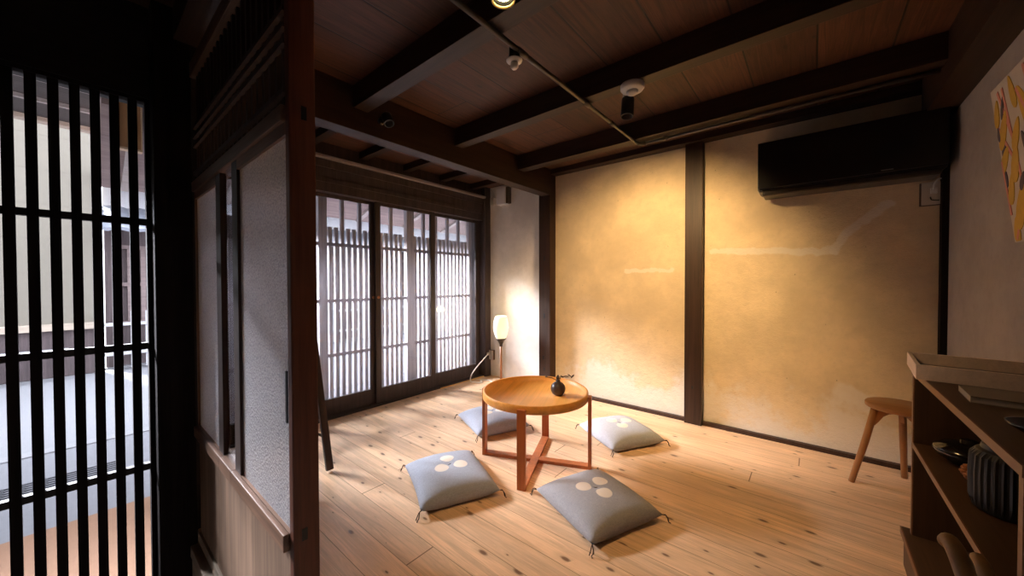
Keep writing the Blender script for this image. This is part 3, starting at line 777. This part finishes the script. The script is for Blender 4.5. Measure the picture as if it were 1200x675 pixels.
# ------------------------------------------------------------------ outdoors
struct(bx('street_road', 'asphalt', -8.8, -4.95, -14, 22, -.40, -.255), 'grey asphalt of the street seen through the lattice', 'road')
struct(bx('pavement', 'pave', -4.82, -3.34, -14, 22, -.40, -.25), 'pale pavement in front of the house', 'pavement')
struct(bx('entry_strip', 'orange', -3.34, -2.2, -14, .30, -.40, -.25), 'orange earth strip just outside the entry door', 'ground')
struct(bx('bay_footing', 'pave', -3.34, -3.16, .30, 22, -.40, -.25), 'footing under the outer lattice', 'ground')
struct(bx('kerb', 'kerb', -4.95, -4.82, -14, 22, -.40, -.24), 'pale kerbstone line between pavement and road', 'kerb')
struct(bx('far_kerb', 'kerb', -8.92, -8.8, -14, 22, -.40, -.23), 'pale kerb on the far side of the street', 'kerb')
b = B()
for k in range(10):
    y = -.62+k*.09
    b.box(-4.20, -4.02, y, y+.012, -.2505, -.244)
for k in range(5): b.box(-4.20+k*.043, -4.188+k*.043, -.62, .20, -.2505, -.244)
tag(b.obj('drain_grating', 'grate'), 'iron drain grating set in the pavement outside the entry door', 'grating')
# own eave
struct(bx('eave_soffit', 'soffit', -4.25, -2.3, -3.5, .26, 2.34, 2.40), 'dark boarded underside of the house eave over the pavement', 'eave')
for x, l in ((-3.09, 'pale batten under the eave nearest the entry door'), (-3.43, 'pale batten under the middle of the eave'), (-3.83, 'pale batten under the outer part of the eave')):
    struct(bx('eave_batten', 'batten', x-.012, x+.012, -3.5, .28, 2.315, 2.34), l, 'batten')
struct(bx('eave_fascia', 'fascia', -4.33, -4.25, -3.5, .26, 2.31, 2.42), 'beige board along the outer edge of the eave', 'fascia')
struct(B().prism([(-4.12, 1.875), (-3.2, 2.20), (-3.2, 2.30), (-4.12, 1.96)], .10, 6.0, 'Y').obj('bay_eave', 'opp_pink'), 'pinkish boarded underside of the lower eave over the window bay', 'eave')
for k in range(9):
    y = .22+k*.62
    tag(B().prism([(-4.10, 1.86), (-3.2, 2.15), (-3.2, 2.205), (-4.10, 1.885)], y, y+.05, 'Y').obj('eave_rafter', 'batten'), 'pale rafter under the lower eave over the window bay', 'rafter', 'rafters of the bay eave', 'structure')
# hanging sign outside the entry
o = thing('hanging_sign', 'orange wooden sign with a green mark hanging outside the entry door', 'sign', (-3.02, .16, 1.92))
B().box(-.02, .02, .0, .085, 0, .40, .003).obj('sign_board', 'sign', o)
B().box(-.024, .024, -.006, .0, -.012, .41).box(-.024, .024, .085, .091, -.012, .41).box(-.024, .024, .0, .085, -.012, 0).obj('sign_frame', 'sign_edge', o)
B().box(.020, .0225, .035, .07, .09, .10).box(.020, .0225, .035, .07, .13, .14).box(.020, .0225, .035, .045, .10, .13).box(.020, .0225, .06, .07, .10, .155).box(.020, .0225, .048, .056, .105, .126).obj('green_mark', 'green', o)

# opposite side of the street
house = thing('townhouse', 'wooden townhouse with tiled pent roof across the street', 'building', (-9.0, 0, -.25))
Y0, Y1 = .28, 16
B().box(-.3, 0, Y0, Y1, 0, 2.35).obj('front_wall', 'opp_wood', house)
b = B()
k = 0; y = Y0+.1
while y < 13:
    b.box(0, .05, y, y+.06, .75, 2.0); y += .16; k += 1
for z in (.70, 1.35, 1.98): b.box(0, .06, Y0, 13, z, z+.06)
b.obj('lattice_front', 'opp_pink', house)
y = Y0
while y < 14:
    B().box(0, .16, y, y+.14, 0, 2.35).obj('facade_post', 'opp_wood', house); y += 1.9
# pent roof: sloped tiles with wavy courses
bm = bmesh.new()
ny, nx = 420, 10
vs = {}
for i in range(nx+1):
    for j in range(ny+1):
        u = i/nx; y = Y0-.05+(14-Y0)*j/ny
        ph = (y*7.0) % 1.0
        wv = .035*abs(math.sin(PI*y*3.6))
        step = .02*((u*5) % 1.0)
        vs[i, j] = bm.verts.new((.95-1.0*u, y, 2.17+.46*u+wv-step))
for i in range(nx):
    for j in range(ny): bm.faces.new((vs[i, j], vs[i+1, j], vs[i+1, j+1], vs[i, j+1]))
b = B(); b.bm.free(); b.bm = bm; o = b.obj('pent_roof', 'tile', house)
md = o.modifiers.new('thick', 'SOLIDIFY'); md.thickness = .05
B().box(-.3, -.02, Y0, Y1, 2.55, 3.3).obj('upper_wall', 'opp_white', house)
bm = B().prism([(-.4, 3.22), (.85, 2.92), (.85, 3.0), (-.4, 3.32)], Y0-.06, Y1, 'Y'); bm.obj('upper_eave', 'opp_pink', house)
b = B()
y = Y0
while y < 14:
    b.prism([(-.3, 3.12), (.80, 2.86), (.80, 2.93), (-.3, 3.19)], y, y+.06, 'Y'); y += .45
b.obj('rafters', 'opp_white', house)
B().prism([(-.4, 3.34), (.87, 3.03), (.87, 3.07), (-3.0, 3.99), (-3.0, 3.9)], Y0-.06, Y1, 'Y').obj('main_roof', 'tile', house)
shop = thing('cream_building', 'cream boarded building across the street seen through the entry lattice', 'building', (-8.6, 0, -.25))
b = B()
for k in range(12): b.box(-.3, .002*(k % 2), -9, .19, .80+k*.25, 1.05+k*.25)
b.obj('boarded_wall', 'cream', shop)
B().box(-.3, -.05, -9, .19, 0, .70).obj('base_wall', 'opp_wood', shop)
B().box(-.3, .05, -9, .20, .70, .80).obj('sill_board', 'fascia', shop)
fen = thing('picket_fence', 'white picket fence in front of the wooden townhouse', 'fence', (-8.55, .2, -.25))
b = B()
y = .0
while y < 12:
    b.box(0, .03, y, y+.05, .03, .95); y += .17
b.obj('pickets', 'fence', fen)
B().box(.03, .05, 0, 12, .25, .30).box(.03, .05, 0, 12, .72, .77).obj('fence_rails', 'fence', fen)
fen2 = thing('picket_fence', 'short white picket fence in front of the cream building', 'fence', (-8.35, -6, -.25))
b = B()
y = .0
while y < 5.9:
    b.box(0, .03, y, y+.05, .0, .55); y += .2
b.obj('pickets', 'fence', fen2)
B().box(.03, .05, 0, 5.9, .42, .46).obj('fence_rails', 'fence', fen2)

# ------------------------------------------------------------------ light
w = bpy.data.worlds.new('World'); scene.world = w; w.use_nodes = True
bg = w.node_tree.nodes['Background']
bg.inputs[0].default_value = (.86, .90, 1.0, 1); bg.inputs[1].default_value = 2.6
def lamp(name, typ, loc, aim, energy, col, **kw):
    d = bpy.data.lights.new(name, typ); d.energy = energy; d.color = col
    for k, v in kw.items(): setattr(d, k, v)
    o = bpy.data.objects.new(name, d); COL.objects.link(o); o.location = loc
    if aim is not None: o.rotation_euler = (Vector(aim)-Vector(loc)).to_track_quat('-Z', 'Y').to_euler()
    return o
dirv = Vector((.80, .27, -.42))
lamp('low_sun', 'SUN', (-9, 0, 8), Vector((-9, 0, 8))+dirv, 31.0, (.95, .95, 1.0), angle=math.radians(16))
lamp('wall_spot', 'SPOT', SPOT1+Vector((-.02, .03, -.06)), (-1.1, 3.23, 1.0), 60, (1.0, .66, .30), spot_size=math.radians(100), spot_blend=.8, shadow_soft_size=.03)
lamp('room_spot', 'SPOT', SPOT2+Vector((0, 0, -.01)), (-.85, 2.1, 0), 28, (1.0, .62, .27), spot_size=math.radians(95), spot_blend=.9, shadow_soft_size=.03)
lamp('lamp_glow', 'POINT', (-2.662, 3.0, .80), None, 1.5, (1.0, .72, .36), shadow_soft_size=.05)

# ------------------------------------------------------------------ camera
cam = bpy.data.cameras.new('Camera'); co = bpy.data.objects.new('Camera', cam); COL.objects.link(co)
yaw, pit, rol = math.radians(39.82), math.radians(.89), math.radians(-.117)
fw = Vector((-math.sin(yaw)*math.cos(pit), math.cos(yaw)*math.cos(pit), -math.sin(pit)))
rt = Vector((math.cos(yaw), math.sin(yaw), 0)); up = rt.cross(fw)
r2 = math.cos(rol)*rt+math.sin(rol)*up; u2 = -math.sin(rol)*rt+math.cos(rol)*up
co.matrix_world = Matrix(((r2.x, u2.x, -fw.x, 0), (r2.y, u2.y, -fw.y, 0), (r2.z, u2.z, -fw.z, 1.15), (0, 0, 0, 1)))
cam.sensor_width = 36; cam.lens = 36*424/1200; cam.clip_start = .02; cam.clip_end = 200
scene.camera = co

vs_ = scene.view_settings
scene.display_settings.display_device = 'sRGB'
vs_.view_transform = 'Standard'; vs_.look = 'None'; vs_.gamma = 1.0; vs_.use_curve_mapping = False
vs_.exposure = 1.2
cy = scene.cycles
cy.use_denoising = True
cy.max_bounces = 10; cy.diffuse_bounces = 6; cy.transparent_max_bounces = 16; cy.transmission_bounces = 8
cy.sample_clamp_indirect = 6
